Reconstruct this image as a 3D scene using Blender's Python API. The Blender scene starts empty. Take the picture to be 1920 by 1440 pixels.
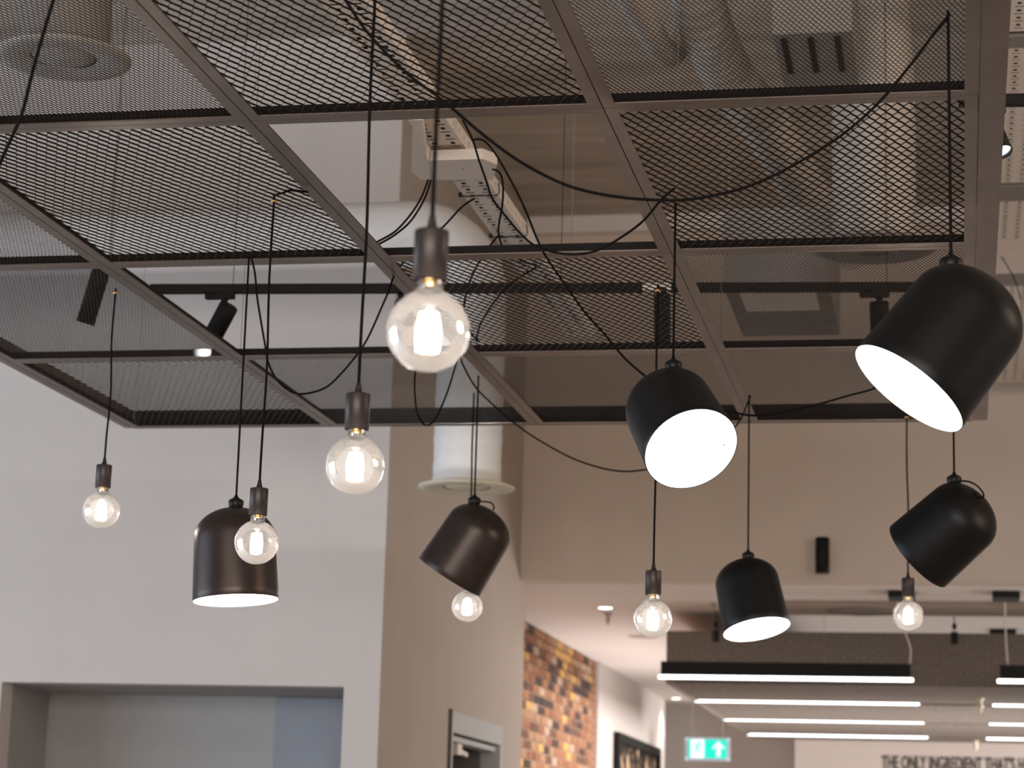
import bpy, math, random
from mathutils import Vector, Matrix

random.seed(7)
scene = bpy.context.scene
COL = scene.collection
PI = math.pi

# ------------------------------------------------------------------ camera
cam_data = bpy.data.cameras.new('camera')
cam = bpy.data.objects.new('camera', cam_data)
COL.objects.link(cam)
YAW, PITCH, ROLL = -0.196403716, 0.205606304, 0.0284703207
cy, sy, cp, sp = math.cos(YAW), math.sin(YAW), math.cos(PITCH), math.sin(PITCH)
fwd = Vector((sy*cp, cy*cp, sp))
right = Vector((cy, -sy, 0.0))
up = right.cross(fwd)
r2 = right*math.cos(ROLL) + up*math.sin(ROLL)
u2 = -right*math.sin(ROLL) + up*math.cos(ROLL)
rot = Matrix((r2, u2, -fwd)).transposed()
cam.matrix_world = Matrix.Translation((0, 0, 1.3)) @ rot.to_4x4()
cam_data.sensor_width = 36.0
cam_data.lens = 4272.842*36.0/1920.0
cam_data.clip_start = 0.05
cam_data.clip_end = 200
cam_data.dof.use_dof = True
cam_data.dof.focus_distance = 5.9
cam_data.dof.aperture_fstop = 5.2
scene.camera = cam

# ------------------------------------------------------------------ colour management, world, large lights
scene.view_settings.view_transform = 'Standard'
scene.view_settings.look = 'None'
scene.view_settings.gamma = 1.0
scene.view_settings.use_curve_mapping = False
scene.view_settings.exposure = 0.0
scene.cycles.use_denoising = True
scene.cycles.max_bounces = 8
scene.cycles.transparent_max_bounces = 24
scene.cycles.sample_clamp_indirect = 4.0
scene.cycles.caustics_reflective = False
scene.cycles.caustics_refractive = False

world = bpy.data.worlds.new('room_light')
scene.world = world
world.use_nodes = True
bg = world.node_tree.nodes['Background']
bg.inputs['Color'].default_value = (0.96, 0.87, 0.80, 1)
bg.inputs['Strength'].default_value = 0.24

def area(name, loc, target, sx, sy_, power, color, spread=180):
    d = bpy.data.lights.new(name, 'AREA')
    d.shape = 'RECTANGLE'; d.size = sx; d.size_y = sy_
    d.energy = power; d.color = color; d.spread = math.radians(spread)
    o = bpy.data.objects.new(name, d); COL.objects.link(o)
    o.location = loc
    o.rotation_euler = (Vector(target)-Vector(loc)).to_track_quat('-Z', 'Y').to_euler()
    return o
# daylight from the glazed shop front on the left and an added broad fill behind the camera
area('shopfront_daylight', (-8.9, 5.5, 1.6), (-3.0, 9.8, 2.2), 6.0, 2.8, 270, (0.64, 0.81, 1.0))
area('rear_fill', (-0.5, -4.6, 2.4), (-0.5, 6.0, 3.0), 8.0, 3.0, 640, (1.0, 0.93, 0.87))
# added warm fill from the right, no lamps stand there
area('warm_right_fill', (6.0, 6.0, 3.4), (-1.0, 9.0, 3.6), 3.0, 2.0, 120, (1.0, 0.77, 0.58))
# added fill from the right side of the back room, source unseen
area('back_room_side_fill', (7.6, 21.5, 1.5), (-3.0, 22.2, 3.0), 8.0, 2.6, 620, (1.0, 0.94, 0.90), 100)

# added upward fill low in the back room, below the view
area('back_room_up_fill', (-1.6, 20.5, 0.8), (-2.0, 20.5, 3.0), 3.5, 8.0, 165, (1.0, 0.95, 0.92), 150)
# added fill on top of the felt box to brighten the ceiling above
area('felt_box_top_fill', (1.2, 19.0, 3.04), (1.2, 19.0, 4.0), 5.0, 3.6, 22, (1.0, 0.90, 0.82))

# ------------------------------------------------------------------ helpers: materials
def mat(name, base, rough=0.5, metal=0.0, spec=0.5, emit=None, strength=0.0, noise=0.0, nscale=8.0,
        bump=0.0, bscale=60.0, stretch=None, noise2=None):
    m = bpy.data.materials.new(name); m.use_nodes = True
    nt = m.node_tree; b = nt.nodes['Principled BSDF']
    b.inputs['Base Color'].default_value = (*base, 1)
    b.inputs['Roughness'].default_value = rough
    b.inputs['Metallic'].default_value = metal
    b.inputs['Specular IOR Level'].default_value = spec
    if emit:
        b.inputs['Emission Color'].default_value = (*emit, 1)
        b.inputs['Emission Strength'].default_value = strength
    if noise or bump:
        tc = nt.nodes.new('ShaderNodeTexCoord')
        mp = nt.nodes.new('ShaderNodeMapping')
        if stretch: mp.inputs['Scale'].default_value = stretch
        nt.links.new(tc.outputs['Object'], mp.inputs['Vector'])
    if noise:
        n = nt.nodes.new('ShaderNodeTexNoise'); n.inputs['Scale'].default_value = nscale
        n.inputs['Detail'].default_value = 6
        nt.links.new(mp.outputs['Vector'], n.inputs['Vector'])
        rp = nt.nodes.new('ShaderNodeValToRGB')
        lo = tuple(max(0, c*(1-noise)) for c in base); hi = tuple(min(1, c*(1+noise)) for c in base)
        rp.color_ramp.elements[0].position = 0.3; rp.color_ramp.elements[1].position = 0.7
        rp.color_ramp.elements[0].color = (*lo, 1); rp.color_ramp.elements[1].color = (*hi, 1)
        nt.links.new(n.outputs['Fac'], rp.inputs['Fac'])
        nt.links.new(rp.outputs['Color'], b.inputs['Base Color'])
    if bump:
        n2 = nt.nodes.new('ShaderNodeTexNoise'); n2.inputs['Scale'].default_value = bscale
        n2.inputs['Detail'].default_value = 4
        nt.links.new(mp.outputs['Vector'], n2.inputs['Vector'])
        bp = nt.nodes.new('ShaderNodeBump'); bp.inputs['Strength'].default_value = bump
        bp.inputs['Distance'].default_value = 0.01
        nt.links.new(n2.outputs['Fac'], bp.inputs['Height'])
        nt.links.new(bp.outputs['Normal'], b.inputs['Normal'])
    return m

def glow(name, color, strength):
    m = bpy.data.materials.new(name); m.use_nodes = True
    nt = m.node_tree; nt.nodes.remove(nt.nodes['Principled BSDF'])
    e = nt.nodes.new('ShaderNodeEmission')
    e.inputs['Color'].default_value = (*color, 1); e.inputs['Strength'].default_value = strength
    nt.links.new(e.outputs[0], nt.nodes['Material Output'].inputs['Surface'])
    return m

def thin_glass(name, tint, haze=0.03):
    m = bpy.data.materials.new(name); m.use_nodes = True
    nt = m.node_tree; nt.nodes.remove(nt.nodes['Principled BSDF'])
    tr = nt.nodes.new('ShaderNodeBsdfTransparent'); tr.inputs['Color'].default_value = (*tint, 1)
    gl = nt.nodes.new('ShaderNodeBsdfGlossy'); gl.inputs['Roughness'].default_value = 0.03
    di = nt.nodes.new('ShaderNodeBsdfTranslucent'); di.inputs['Color'].default_value = (1, 0.97, 0.94, 1)
    lw = nt.nodes.new('ShaderNodeFresnel'); lw.inputs['IOR'].default_value = 1.55
    m1 = nt.nodes.new('ShaderNodeMixShader'); m2 = nt.nodes.new('ShaderNodeMixShader')
    m2.inputs[0].default_value = haze
    nt.links.new(lw.outputs[0], m1.inputs[0])
    nt.links.new(tr.outputs[0], m1.inputs[1]); nt.links.new(gl.outputs[0], m1.inputs[2])
    nt.links.new(m1.outputs[0], m2.inputs[1]); nt.links.new(di.outputs[0], m2.inputs[2])
    nt.links.new(m2.outputs[0], nt.nodes['Material Output'].inputs['Surface'])
    return m

M = {}
M['white_wall'] = mat('white_wall_paint', (0.61, 0.555, 0.527), 0.85, noise=0.02, nscale=3, bump=0.03, bscale=90)
M['beige_wall'] = mat('beige_wall_paint', (0.50, 0.425, 0.37), 0.85, noise=0.03, nscale=2.5, bump=0.03, bscale=90)
M['header'] = mat('header_wall_lightened', (0.68, 0.585, 0.51), 0.85, noise=0.03, nscale=2.5, bump=0.03, bscale=90)  # beige wall colour lightened to make up for weaker light on the header
M['ceiling'] = mat('ceiling_paint', (0.82, 0.76, 0.73), 0.85, noise=0.02, nscale=2)
M['concrete'] = mat('cast_concrete', (0.50, 0.44, 0.385), 0.9, noise=0.22, nscale=2.2, bump=0.25, bscale=14, stretch=(0.35, 2.2, 1))
M['floor'] = mat('pale_floor', (0.46, 0.41, 0.36), 0.4, noise=0.25, nscale=3, stretch=(4, 0.6, 1))
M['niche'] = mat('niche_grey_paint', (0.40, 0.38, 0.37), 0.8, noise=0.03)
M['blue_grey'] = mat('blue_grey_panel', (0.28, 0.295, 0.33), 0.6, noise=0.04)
M['steel'] = mat('brushed_steel', (0.22, 0.178, 0.157), 0.38, metal=0.85, noise=0.16, nscale=5, bump=0.05, bscale=200)
M['steel_leg'] = mat('dark_leg_steel', (0.010, 0.008, 0.008), 0.6, spec=0.15, noise=0.2, nscale=20)  # upstands and fascias much darker than the flange steel
M['mesh'] = mat('black_mesh_metal', (0.022, 0.016, 0.013), 0.36, metal=0.0, spec=0.16, noise=0.2, nscale=30)
M['shade'] = mat('satin_black_paint', (0.005, 0.005, 0.0055), 0.42, spec=0.26, noise=0.15, nscale=20, bump=0.02, bscale=400)
M['shade_browner'] = mat('browner_satin_finish', (0.050, 0.036, 0.031), 0.36, metal=0.55, spec=0.4, noise=0.10, nscale=20, bump=0.02, bscale=400)  # browner, more metallic version of the black finish, for two pendants
M['cord'] = mat('black_textile_cord', (0.006, 0.005, 0.005), 0.8, spec=0.1, noise=0.3, nscale=200)
M['socket'] = mat('gunmetal_socket', (0.062, 0.050, 0.047), 0.42, metal=0.6, noise=0.15, nscale=15)
M['brass'] = mat('brass', (0.80, 0.52, 0.22), 0.25, metal=1.0, noise=0.05)
M['glass'] = thin_glass('clear_bulb_glass', (0.985, 0.98, 0.975), 0.030)
M['filament'] = glow('lit_filament', (1.0, 0.91, 0.82), 120.0)
M['diffuser'] = glow('lit_diffuser', (0.93, 1.0, 0.98), 7.0)
M['tube'] = glow('lit_light_tube', (0.96, 0.97, 1.0), 4.5)
M['down'] = glow('lit_downlight', (1.0, 0.93, 0.82), 9.0)
M['lens'] = glow('lit_spotlight_lens', (0.85, 0.95, 1.0), 10.0)
M['black'] = mat('matt_black', (0.010, 0.0085, 0.0085), 0.55, spec=0.2, noise=0.2, nscale=10)
M['white_metal'] = mat('white_coated_metal', (0.84, 0.75, 0.68), 0.6, noise=0.03)
M['grey_metal'] = mat('grey_duct_metal', (0.27, 0.24, 0.22), 0.7, metal=0.0, noise=0.08)
M['galv'] = mat('foil_duct', (0.46, 0.41, 0.37), 0.6, metal=0.15, noise=0.12, nscale=12, bump=0.4, bscale=30)
M['sleeve'] = mat('white_duct_sleeve', (0.72, 0.68, 0.66), 0.6, noise=0.04, nscale=6, bump=0.35, bscale=18, stretch=(1, 1, 3))
M['cream'] = mat('cream_plastic', (0.74, 0.66, 0.52), 0.5, noise=0.02)
M['felt'] = mat('grey_brown_felt', (0.20, 0.168, 0.145), 0.95, noise=0.22, nscale=40, bump=0.2, bscale=150)
M['door_frame'] = mat('pale_grey_door_frame', (0.50, 0.50, 0.49), 0.5, noise=0.03)
M['door_dark'] = mat('dark_brown_door', (0.075, 0.058, 0.055), 0.5, noise=0.1)
M['mortar'] = mat('brick_mortar', (0.42, 0.29, 0.21), 0.95, noise=0.15, nscale=20)
BR = [((0.34, 0.155, 0.080), 7), ((0.28, 0.12, 0.066), 5), ((0.39, 0.22, 0.125), 6), ((0.48, 0.33, 0.24), 4),
      ((0.065, 0.040, 0.036), 5), ((0.60, 0.36, 0.12), 3), ((0.15, 0.075, 0.05), 4)]
BRM = [(mat('brick_clay', c, 0.9, noise=0.18, nscale=25, bump=0.3, bscale=60), w) for c, w in BR]
M['green'] = mat('green_sign_face', (0.0, 0.45, 0.33), 0.4, emit=(0.0, 0.70, 0.52), strength=0.9)
M['sign_white'] = glow('lit_white_symbol', (0.92, 0.97, 1.0), 1.3)
M['sign_case'] = mat('pale_blue_sign_case', (0.55, 0.62, 0.78), 0.4, noise=0.02)
M['ink'] = mat('black_lettering', (0.03, 0.03, 0.03), 0.7, noise=0.1)
M['tan'] = mat('tan_backing', (0.55, 0.37, 0.24), 0.7, noise=0.12, nscale=6)
M['art_branch'] = mat('dark_fretwork', (0.05, 0.035, 0.03), 0.6, noise=0.2)
M['red_cable'] = mat('black_cable_bundle', (0.02, 0.014, 0.012), 0.7, noise=0.3)

# ------------------------------------------------------------------ helpers: geometry
class MB:
    def __init__(self, org=(0, 0, 0)):
        self.v = []; self.f = []; self.s = []; self.o = Vector(org)
    def add(self, vs, fs, smooth=False):
        n = len(self.v)
        self.v += [tuple(Vector(p)-self.o) for p in vs]
        self.f += [tuple(i+n for i in q) for q in fs]
        self.s += [smooth]*len(fs)
    def box(self, a, b):
        x0, y0, z0 = a; x1, y1, z1 = b
        x0, x1 = min(x0, x1), max(x0, x1); y0, y1 = min(y0, y1), max(y0, y1); z0, z1 = min(z0, z1), max(z0, z1)
        vs = [(x, y, z) for x in (x0, x1) for y in (y0, y1) for z in (z0, z1)]
        self.add(vs, [(0, 1, 3, 2), (4, 6, 7, 5), (0, 4, 5, 1), (2, 3, 7, 6), (0, 2, 6, 4), (1, 5, 7, 3)])
    def bar(self, a, b, w, h, upv=(0, 0, 1)):
        a = Vector(a); b = Vector(b); d = (b-a).normalized()
        s = d.cross(Vector(upv))
        if s.length < 1e-4: s = d.cross(Vector((0, 1, 0)))
        s.normalize(); t = s.cross(d)
        vs = []
        for p in (a, b):
            for i, j in ((-1, -1), (1, -1), (1, 1), (-1, 1)):
                vs.append(p + s*(w/2*i) + t*(h/2*j))
        self.add(vs, [(3, 2, 1, 0), (4, 5, 6, 7), (0, 1, 5, 4), (1, 2, 6, 5), (2, 3, 7, 6), (3, 0, 4, 7)])
    def lathe(self, prof, n=32, axis=(0, 0, 1), base=(0, 0, 0), smooth=True, cap=True):
        ax = Vector(axis).normalized(); t = ax.orthogonal().normalized(); u = ax.cross(t); b = Vector(base)
        vs = []; fs = []
        for r, z in prof:
            for k in range(n):
                a = 2*PI*k/n
                vs.append(b + ax*z + (t*math.cos(a)+u*math.sin(a))*r)
        for i in range(len(prof)-1):
            for k in range(n):
                k2 = (k+1) % n
                fs.append((i*n+k, i*n+k2, (i+1)*n+k2, (i+1)*n+k))
        self.add(vs, fs, smooth)
        if cap:
            m = len(prof)-1
            if prof[0][0] > 1e-5: self.add(vs[:n], [tuple(range(n-1, -1, -1))])
            if prof[m][0] > 1e-5: self.add(vs[m*n:], [tuple(range(n))])
    def tube(self, pts, r, n=8, sub=6):
        P = spline(pts, sub)
        vs = []; fs = []
        nrm = None
        for i, p in enumerate(P):
            d = (P[min(i+1, len(P)-1)]-P[max(i-1, 0)]).normalized()
            if nrm is None: nrm = d.orthogonal().normalized()
            nrm = (nrm - d*nrm.dot(d)).normalized(); bn = d.cross(nrm)
            for k in range(n):
                a = 2*PI*k/n
                vs.append(p + (nrm*math.cos(a)+bn*math.sin(a))*r)
        for i in range(len(P)-1):
            for k in range(n):
                k2 = (k+1) % n
                fs.append((i*n+k, i*n+k2, (i+1)*n+k2, (i+1)*n+k))
        fs.append(tuple(range(n-1, -1, -1))); fs.append(tuple(range((len(P)-1)*n, len(P)*n)))
        self.add(vs, fs, True)
    def mesh(self, name, m):
        me = bpy.data.meshes.new(name)
        me.from_pydata(self.v, [], self.f)
        me.polygons.foreach_set('use_smooth', self.s)
        if m: me.materials.append(m)
        me.update()
        return me
    def build(self, name, m, parent=None, **kw):
        o = bpy.data.objects.new(name, self.mesh(name, m)); COL.objects.link(o)
        if parent: o.parent = parent
        else: o.location = self.o
        for k, v in kw.items(): o[k] = v
        return o

def spline(pts, sub=6):
    P = [Vector(p) for p in pts]
    if len(P) < 3: return P
    out = []
    for i in range(len(P)-1):
        p0 = P[max(i-1, 0)]; p1 = P[i]; p2 = P[i+1]; p3 = P[min(i+2, len(P)-1)]
        for k in range(sub):
            t = k/sub
            out.append(0.5*((2*p1)+(p2-p0)*t+(2*p0-5*p1+4*p2-p3)*t*t+(3*p1-p0-3*p2+p3)*t*t*t))
    out.append(P[-1])
    return out

def tag(o, label, cat, group=None):
    o['label'] = label; o['category'] = cat
    if group: o['group'] = group
    return o
def empty(name, loc, label=None, cat=None, group=None):
    o = bpy.data.objects.new(name, None); COL.objects.link(o); o.location = loc
    o.empty_display_size = 0.05
    if label: tag(o, label, cat, group)
    return o
def child(name, me, parent, loc=(0, 0, 0), rot=None, scale=1.0):
    o = bpy.data.objects.new(name, me); COL.objects.link(o); o.parent = parent
    o.location = loc
    if rot is not None: o.rotation_euler = rot
    o.scale = (scale, scale, scale)
    return o
def struct(name, mb, m):
    return mb.build(name, m, None, kind='structure')

# ------------------------------------------------------------------ room shell
YL, YH, XR = 11.5, 15.247, -2.938
HB, TOP = 3.17, 5.72

b = MB(); b.box((-9.2, -5.0, -0.1), (8.0, 28.0, 0.0)); struct('floor', b, M['floor'])
b = MB(); b.box((-9.2, -5.0, TOP), (7.0, YH+0.2, TOP+0.2)); struct('ceiling', b, M['concrete'])
b = MB(); b.box((-4.4, YH+0.2, HB), (8.0, 28.0, HB+0.15)); struct('ceiling_back', b, M['ceiling'])

# left wall facing the camera, with a wide recess below
NX0, NX1, NZ, ND = -5.02, -3.13, 2.152, 12.36
b = MB()
b.box((-9.2, YL, NZ), (XR-0.15, YL+0.15, TOP)); b.box((XR-0.15, YL, NZ), (XR, YL+0.002, TOP))
b.box((NX1, YL, 0), (XR-0.15, YL+0.15, NZ)); b.box((XR-0.15, YL, 0), (XR, YL+0.002, NZ))
b.box((-9.2, YL, 0), (NX0, YL+0.15, NZ))
struct('wall_left', b, M['white_wall'])
b = MB()
b.box((NX0-0.45, YL+0.15, NZ), (NX1+0.1, ND+0.1, NZ+0.1))          # soffit of the recess
b.box((NX0-0.45, ND, 0), (NX1+0.1, ND+0.1, NZ))                     # back of the recess
b.add([(NX0, YL+0.15, 0), (NX0, YL+0.15, NZ), (NX0-0.08, ND, NZ), (NX0-0.08, ND, 0),
       (NX0-0.45, YL+0.15, 0), (NX0-0.45, YL+0.15, NZ), (NX0-0.45, ND, NZ), (NX0-0.45, ND, 0)],
      [(0, 3, 2, 1), (4, 5, 6, 7), (0, 1, 5, 4), (2, 3, 7, 6)])
struct('wall_recess', b, M['niche'])
b = MB(); b.box((-3.745, ND-0.03, 0), (NX1+0.02, ND-0.001, NZ-0.005)); struct('recess_back_panel', b, M['blue_grey'])  # flat blue-grey panel over the right part of the recess back

# side wall running away from the camera, with a doorway
DY0, DY1, DZ = 13.17, 14.74, 2.145
b = MB()
b.box((XR-0.15, YL+0.002, DZ), (XR, YH, TOP))
b.box((XR-0.15, YL+0.002, 0), (XR, DY0, DZ))
b.box((XR-0.15, DY1, 0), (XR, YH, DZ))
b.box((XR-0.15, YH, 0), (XR, YH+0.2, TOP))
struct('wall_side', b, M['beige_wall'])
# header wall above the opening to the back room
b = MB(); b.box((XR, YH, HB), (7.0, YH+0.2, TOP)); struct('wall_header', b, M['header'])
b = MB(); b.box((XR, YH-0.10, 5.60), (7.0, YH-0.001, TOP-0.001)); struct('trim_1', b, M['ceiling'])

# doorway in the side wall
fr = MB()
fr.box((XR-0.14, DY0, 0), (XR+0.012, DY0+0.07, DZ)); fr.box((XR-0.14, DY1-0.07, 0), (XR+0.012, DY1, DZ))
fr.box((XR-0.14, DY0+0.07, DZ-0.12), (XR+0.012, DY1-0.07, DZ))
door = struct('door_2', fr, M['door_frame'])
q = MB(); q.box((XR-0.05, DY0-0.02, 0), (XR+0.02, DY0-0.001, DZ+0.01)); q.build('dark_reveal', M['door_dark'], door)
q = MB(); q.box((XR-0.12, DY0+0.075, DZ-0.165), (XR-0.02, DY1-0.075, DZ-0.135)); q.build('door_stop', M['door_frame'], door)
q = MB(); q.bar((XR-0.12, DY1-0.09, 1.0), (XR-0.80, DY1-0.30, 1.0), 0.045, 1.94); q.build('door_leaf', M['door_dark'], door)
q = MB(); q.box((XR-0.11, DY0+0.40, DZ-0.235), (XR-0.03, DY0+0.52, DZ-0.17)); q.bar((XR-0.07, DY0+0.52, DZ-0.2), (XR-0.10, DY0+0.95, DZ-0.215), 0.03, 0.025)
q.build('door_closer', M['white_metal'], door)
b = MB(); b.box((XR-1.6, DY0-0.10, 0), (XR-1.5, DY1+0.1, 2.5)); b.box((XR-1.5, DY1+0.0, 0), (XR-0.15, DY1+0.1, 2.5))
b.box((XR-1.6, DY0-0.1, 2.4), (XR-0.15, DY1+0.1, 2.5)); struct('wall_corridor', b, M['niche'])

# back room: brick side wall, white wall, end walls
BX = -3.40
BY0, BY1 = 15.46, 21.54
core = MB(); core.box((BX-0.25, BY0, 0), (BX-0.012, BY1, HB)); brick_wall = struct('wall_far_left', core, M['mortar'])
bw, bh, bd = 0.272, 0.065, 0.02
brick_meshes = []
for m, w in BRM:
    for v in range(2):
        q = MB()
        e = 0.003 + 0.002*v
        q.box((-bd, -bw/2+e, -bh/2+e*0.7), (0.0, bw/2-e, bh/2-e*0.7))
        q2 = MB(); q2.box((-bd, -bw/2+0.001, -bh/2+0.001), (-0.004, bw/2-0.001, bh/2-0.001))
        q.add(q2.v, q2.f)
        brick_meshes.append((q.mesh('brick', m), w))
pick = []
for i, (me, w) in enumerate(brick_meshes): pick += [i]*w
half = {}
rows = 22
ytop = HB-0.008
count = 0
loose = MB()
for r in range(rows + 30):
    z = ytop - bh/2 - r*0.077
    if z < 0.04: break
    y = 17.72 - (0.143 if r % 2 else 0.0)
    while y < BY1-0.02:
        L = bw
        yc = y + bw/2
        k = random.choice(pick)
        if r < rows and count < 300 and yc+bw/2 < BY1:
            o = child('brick', brick_meshes[k][0], brick_wall, (BX-0.012+bd-0.004+random.uniform(-0.003, 0.003), yc, z))
            count += 1
        else:
            y1 = min(yc+bw/2, BY1)
            if y1-y > 0.03: loose.box((BX-0.011, y+0.004, z-bh/2+0.003), (BX+0.004, y1-0.004, z+bh/2-0.003))
        y += 0.284
loose.build('brick_courses', BRM[0][0], brick_wall, kind='stuff')
b = MB(); b.box((-3.65, BY1, 0), (-3.365, 26.6, HB)); struct('wall_far_white', b, M['white_wall'])
b = MB(); b.box((-3.65, 27.4, 0), (-1.86, 27.6, HB)); struct('wall_back', b, M['white_wall'])
b = MB(); b.box((-1.86, 26.6, 0), (8.0, 27.6, HB)); struct('wall_back_right', b, M['white_wall'])

# ------------------------------------------------------------------ steel ceiling grid
X0, SX, Y0, RY, GZ = -4.430216, 0.898523, 5.244497, 1.350808, 3.1
FL, LEG, GAP, TH = 0.032, 0.036, 0.0012, 0.0035
def cell(i, j): return (X0+SX*i, Y0+RY*j, X0+SX*(i+1), Y0+RY*(j+1))
def frame_parts(x0, y0, x1, y1, parent):
    a, c, d, e = x0+GAP, y0+GAP, x1-GAP, y1-GAP
    q = MB(parent.location)
    bev = 0.0012
    # mitred bottom flanges with a softened outer edge
    def ring(xa, ya, xb, yb, z): return [(xa, ya, z), (xb, ya, z), (xb, yb, z), (xa, yb, z)]
    R = [ring(a, c, d, e, GZ+bev), ring(a+bev, c+bev, d-bev, e-bev, GZ),
         ring(a+FL-bev/2, c+FL-bev/2, d-FL+bev/2, e-FL+bev/2, GZ), ring(a+FL, c+FL, d-FL, e-FL, GZ+bev/2),
         ring(a+FL, c+FL, d-FL, e-FL, GZ+TH)]
    vs = [v for r in R for v in r]
    fs = []
    for k in range(len(R)-1):
        for s in range(4):
            s2 = (s+1) % 4
            fs.append((k*4+s, k*4+s2, (k+1)*4+s2, (k+1)*4+s))
    q.add(vs, fs)
    q.build('flange', M['steel'], parent)
    q = MB(parent.location)
    R = [ring(a+FL, c+FL, d-FL, e-FL, GZ+TH), ring(a+TH, c+TH, d-TH, e-TH, GZ+TH), ring(a+TH, c+TH, d-TH, e-TH, GZ+LEG),
         ring(a, c, d, e, GZ+LEG), ring(a, c, d, e, GZ+bev)]
    vs = [v for r in R for v in r]; fs = []
    for k in range(len(R)-1):
        for s in range(4):
            s2 = (s+1) % 4
            fs.append((k*4+s, k*4+s2, (k+1)*4+s2, (k+1)*4+s))
    q.add(vs, fs)
    q.build('upstand', M['steel_leg'], parent)
def expanded(x0, y0, x1, y1, parent, fine):
    # zigzag strands, long way of the mesh along y, each strand a tilted strip of metal
    px, py, w, th = (0.01215, 0.0344, 0.0022, 0.0007) if fine else (0.0285, 0.0675, 0.0048, 0.0012)
    a, c, d, e = x0+0.006, y0+0.006, x1-0.006, y1-0.006
    zb = GZ+TH+0.0006
    v = Vector((w*0.50, 0, w*0.86)); t = Vector((-0.86*th, 0, 0.5*th))
    q = MB(parent.location)
    n = 2*int((d-a)/px); m_ = int((e-c)/(py/2)); hx = px/2
    ox = a + ((d-a)-n*hx)/2; oy = c + ((e-c)-m_*py/2)/2
    for i in range(n):
        vs = []; fs = []
        for k in range(m_+1):
            # neighbouring strands are mirror images, so that they close into diamonds
            x = ox + i*hx + (hx if (k+i) % 2 else 0.0)
            p = Vector((x, oy + k*(py/2), zb))
            for dy in (-py*0.05, py*0.05):   # a short straight bond at each knuckle
                pp = p + Vector((0, dy, 0))
                vs += [pp, pp+v, pp+v+t, pp+t]
        L = len(vs)//4
        for k in range(L-1):
            b0 = 4*k
            fs += [(b0, b0+4, b0+5, b0+1), (b0+2, b0+6, b0+7, b0+3), (b0+1, b0+5, b0+6, b0+2), (b0+3, b0+7, b0+4, b0)]
        q.add(vs, fs)
    q.build('expanded_mesh', M['mesh'], parent, kind='stuff')
where = {-1: 'nearest row', 0: 'second row', 1: 'third row', 2: 'farthest row'}
desc = {
 (1, -1): ('fine', 'steel framed fine mesh panel in the nearest row, out at the far left edge'),
 (2, -1): ('fine', 'steel framed fine mesh panel at top left with a round air outlet above it'),
 (3, -1): ('coarse', 'steel framed coarse mesh panel at top centre with the white tray above it'),
 (4, -1): ('fine', 'steel framed fine mesh panel at top right with dark slots above it'),
 (1, 0): ('fine', 'fine mesh panel at the left edge, only a small triangle in view'),
 (2, 0): ('coarse', 'steel framed coarse mesh panel at left with a brass grommet near its corner'),
 (3, 0): (None, 'open steel frame without mesh showing the white tray and concrete above'),
 (4, 0): ('coarse', 'steel framed coarse mesh panel at right crossed by the long sagging cable'),
 (1, 1): ('fine', 'dark fine mesh panel at left with a brass grommet and dark spotlight above'),
 (2, 1): (None, 'open steel frame without mesh showing the black lighting track'),
 (3, 1): ('coarse', 'steel framed coarse mesh panel behind the large bulb with dark track above'),
 (4, 1): ('fine', 'steel framed fine mesh panel left of the big tilted black shade'),
 (1, 2): ('coarse', 'mesh panel at the far left corner of the grid with a bright patch'),
 (2, 2): ('fine', 'mesh panel of the farthest row behind the second bulb with a bright patch'),
 (3, 2): ('fine', 'dark mesh panel of the farthest row left of the middle black shade'),
 (4, 2): ('fine', 'mesh panel of the farthest row under the big tilted shade at right'),
}
for (i, j), (kind, label) in desc.items():
    x0, y0, x1, y1 = cell(i, j)
    p = empty('mesh_panel' if kind else 'open_frame', ((x0+x1)/2, (y0+y1)/2, GZ), label, 'ceiling panel',
              'framed panels of the suspended grid')
    frame_parts(x0, y0, x1, y1, p)
    if kind: expanded(x0, y0, x1, y1, p, kind == 'fine')
# edge trims, one length per row
for j in range(-1, 3):
    x0, y0, x1, y1 = cell(4, j)
    b = MB((x1+0.03, (y0+y1)/2, GZ))
    b.box((x1+GAP, y0+GAP, GZ), (x1+0.0625, y1-GAP-(0.0 if j < 2 else 0.008), GZ+0.045))
    tag(b.build('edge_trim', M['steel']), 'wide flat steel trim along the right edge of the grid, ' + ['nearest length', 'second length', 'third length', 'farthest length'][j+1], 'trim', 'right edge trims of the grid')
    x0, y0, x1, y1 = cell(1, j)
    b = MB((x0-0.02, (y0+y1)/2, GZ))
    b.box((x0-0.038, y0+GAP, GZ), (x0-GAP, y1-GAP, GZ+0.006)); b.box((x0-0.008, y0+GAP, GZ+0.006), (x0-GAP, y1-GAP, GZ+0.075))
    tag(b.build('edge_trim', M['steel']), 'narrow steel trim along the left edge of the grid, ' + ['nearest length', 'second length', 'third length', 'farthest length'][j+1], 'trim', 'left edge trims of the grid')
for i in range(1, 5):
    x0, y0, x1, y1 = cell(i, 2)
    b = MB(((x0+x1)/2, y1, GZ)); b.box((x0+GAP, y1-0.0005, GZ), (x1-GAP, y1+0.010, GZ+0.078))
    tag(b.build('edge_fascia', M['steel_leg']), 'dark upright fascia along the back edge of the grid, ' + ['at the far left corner', 'above the duct sleeve side', 'left of the middle shade', 'under the big shade at right'][i-1], 'trim', 'back fascias of the grid')
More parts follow.
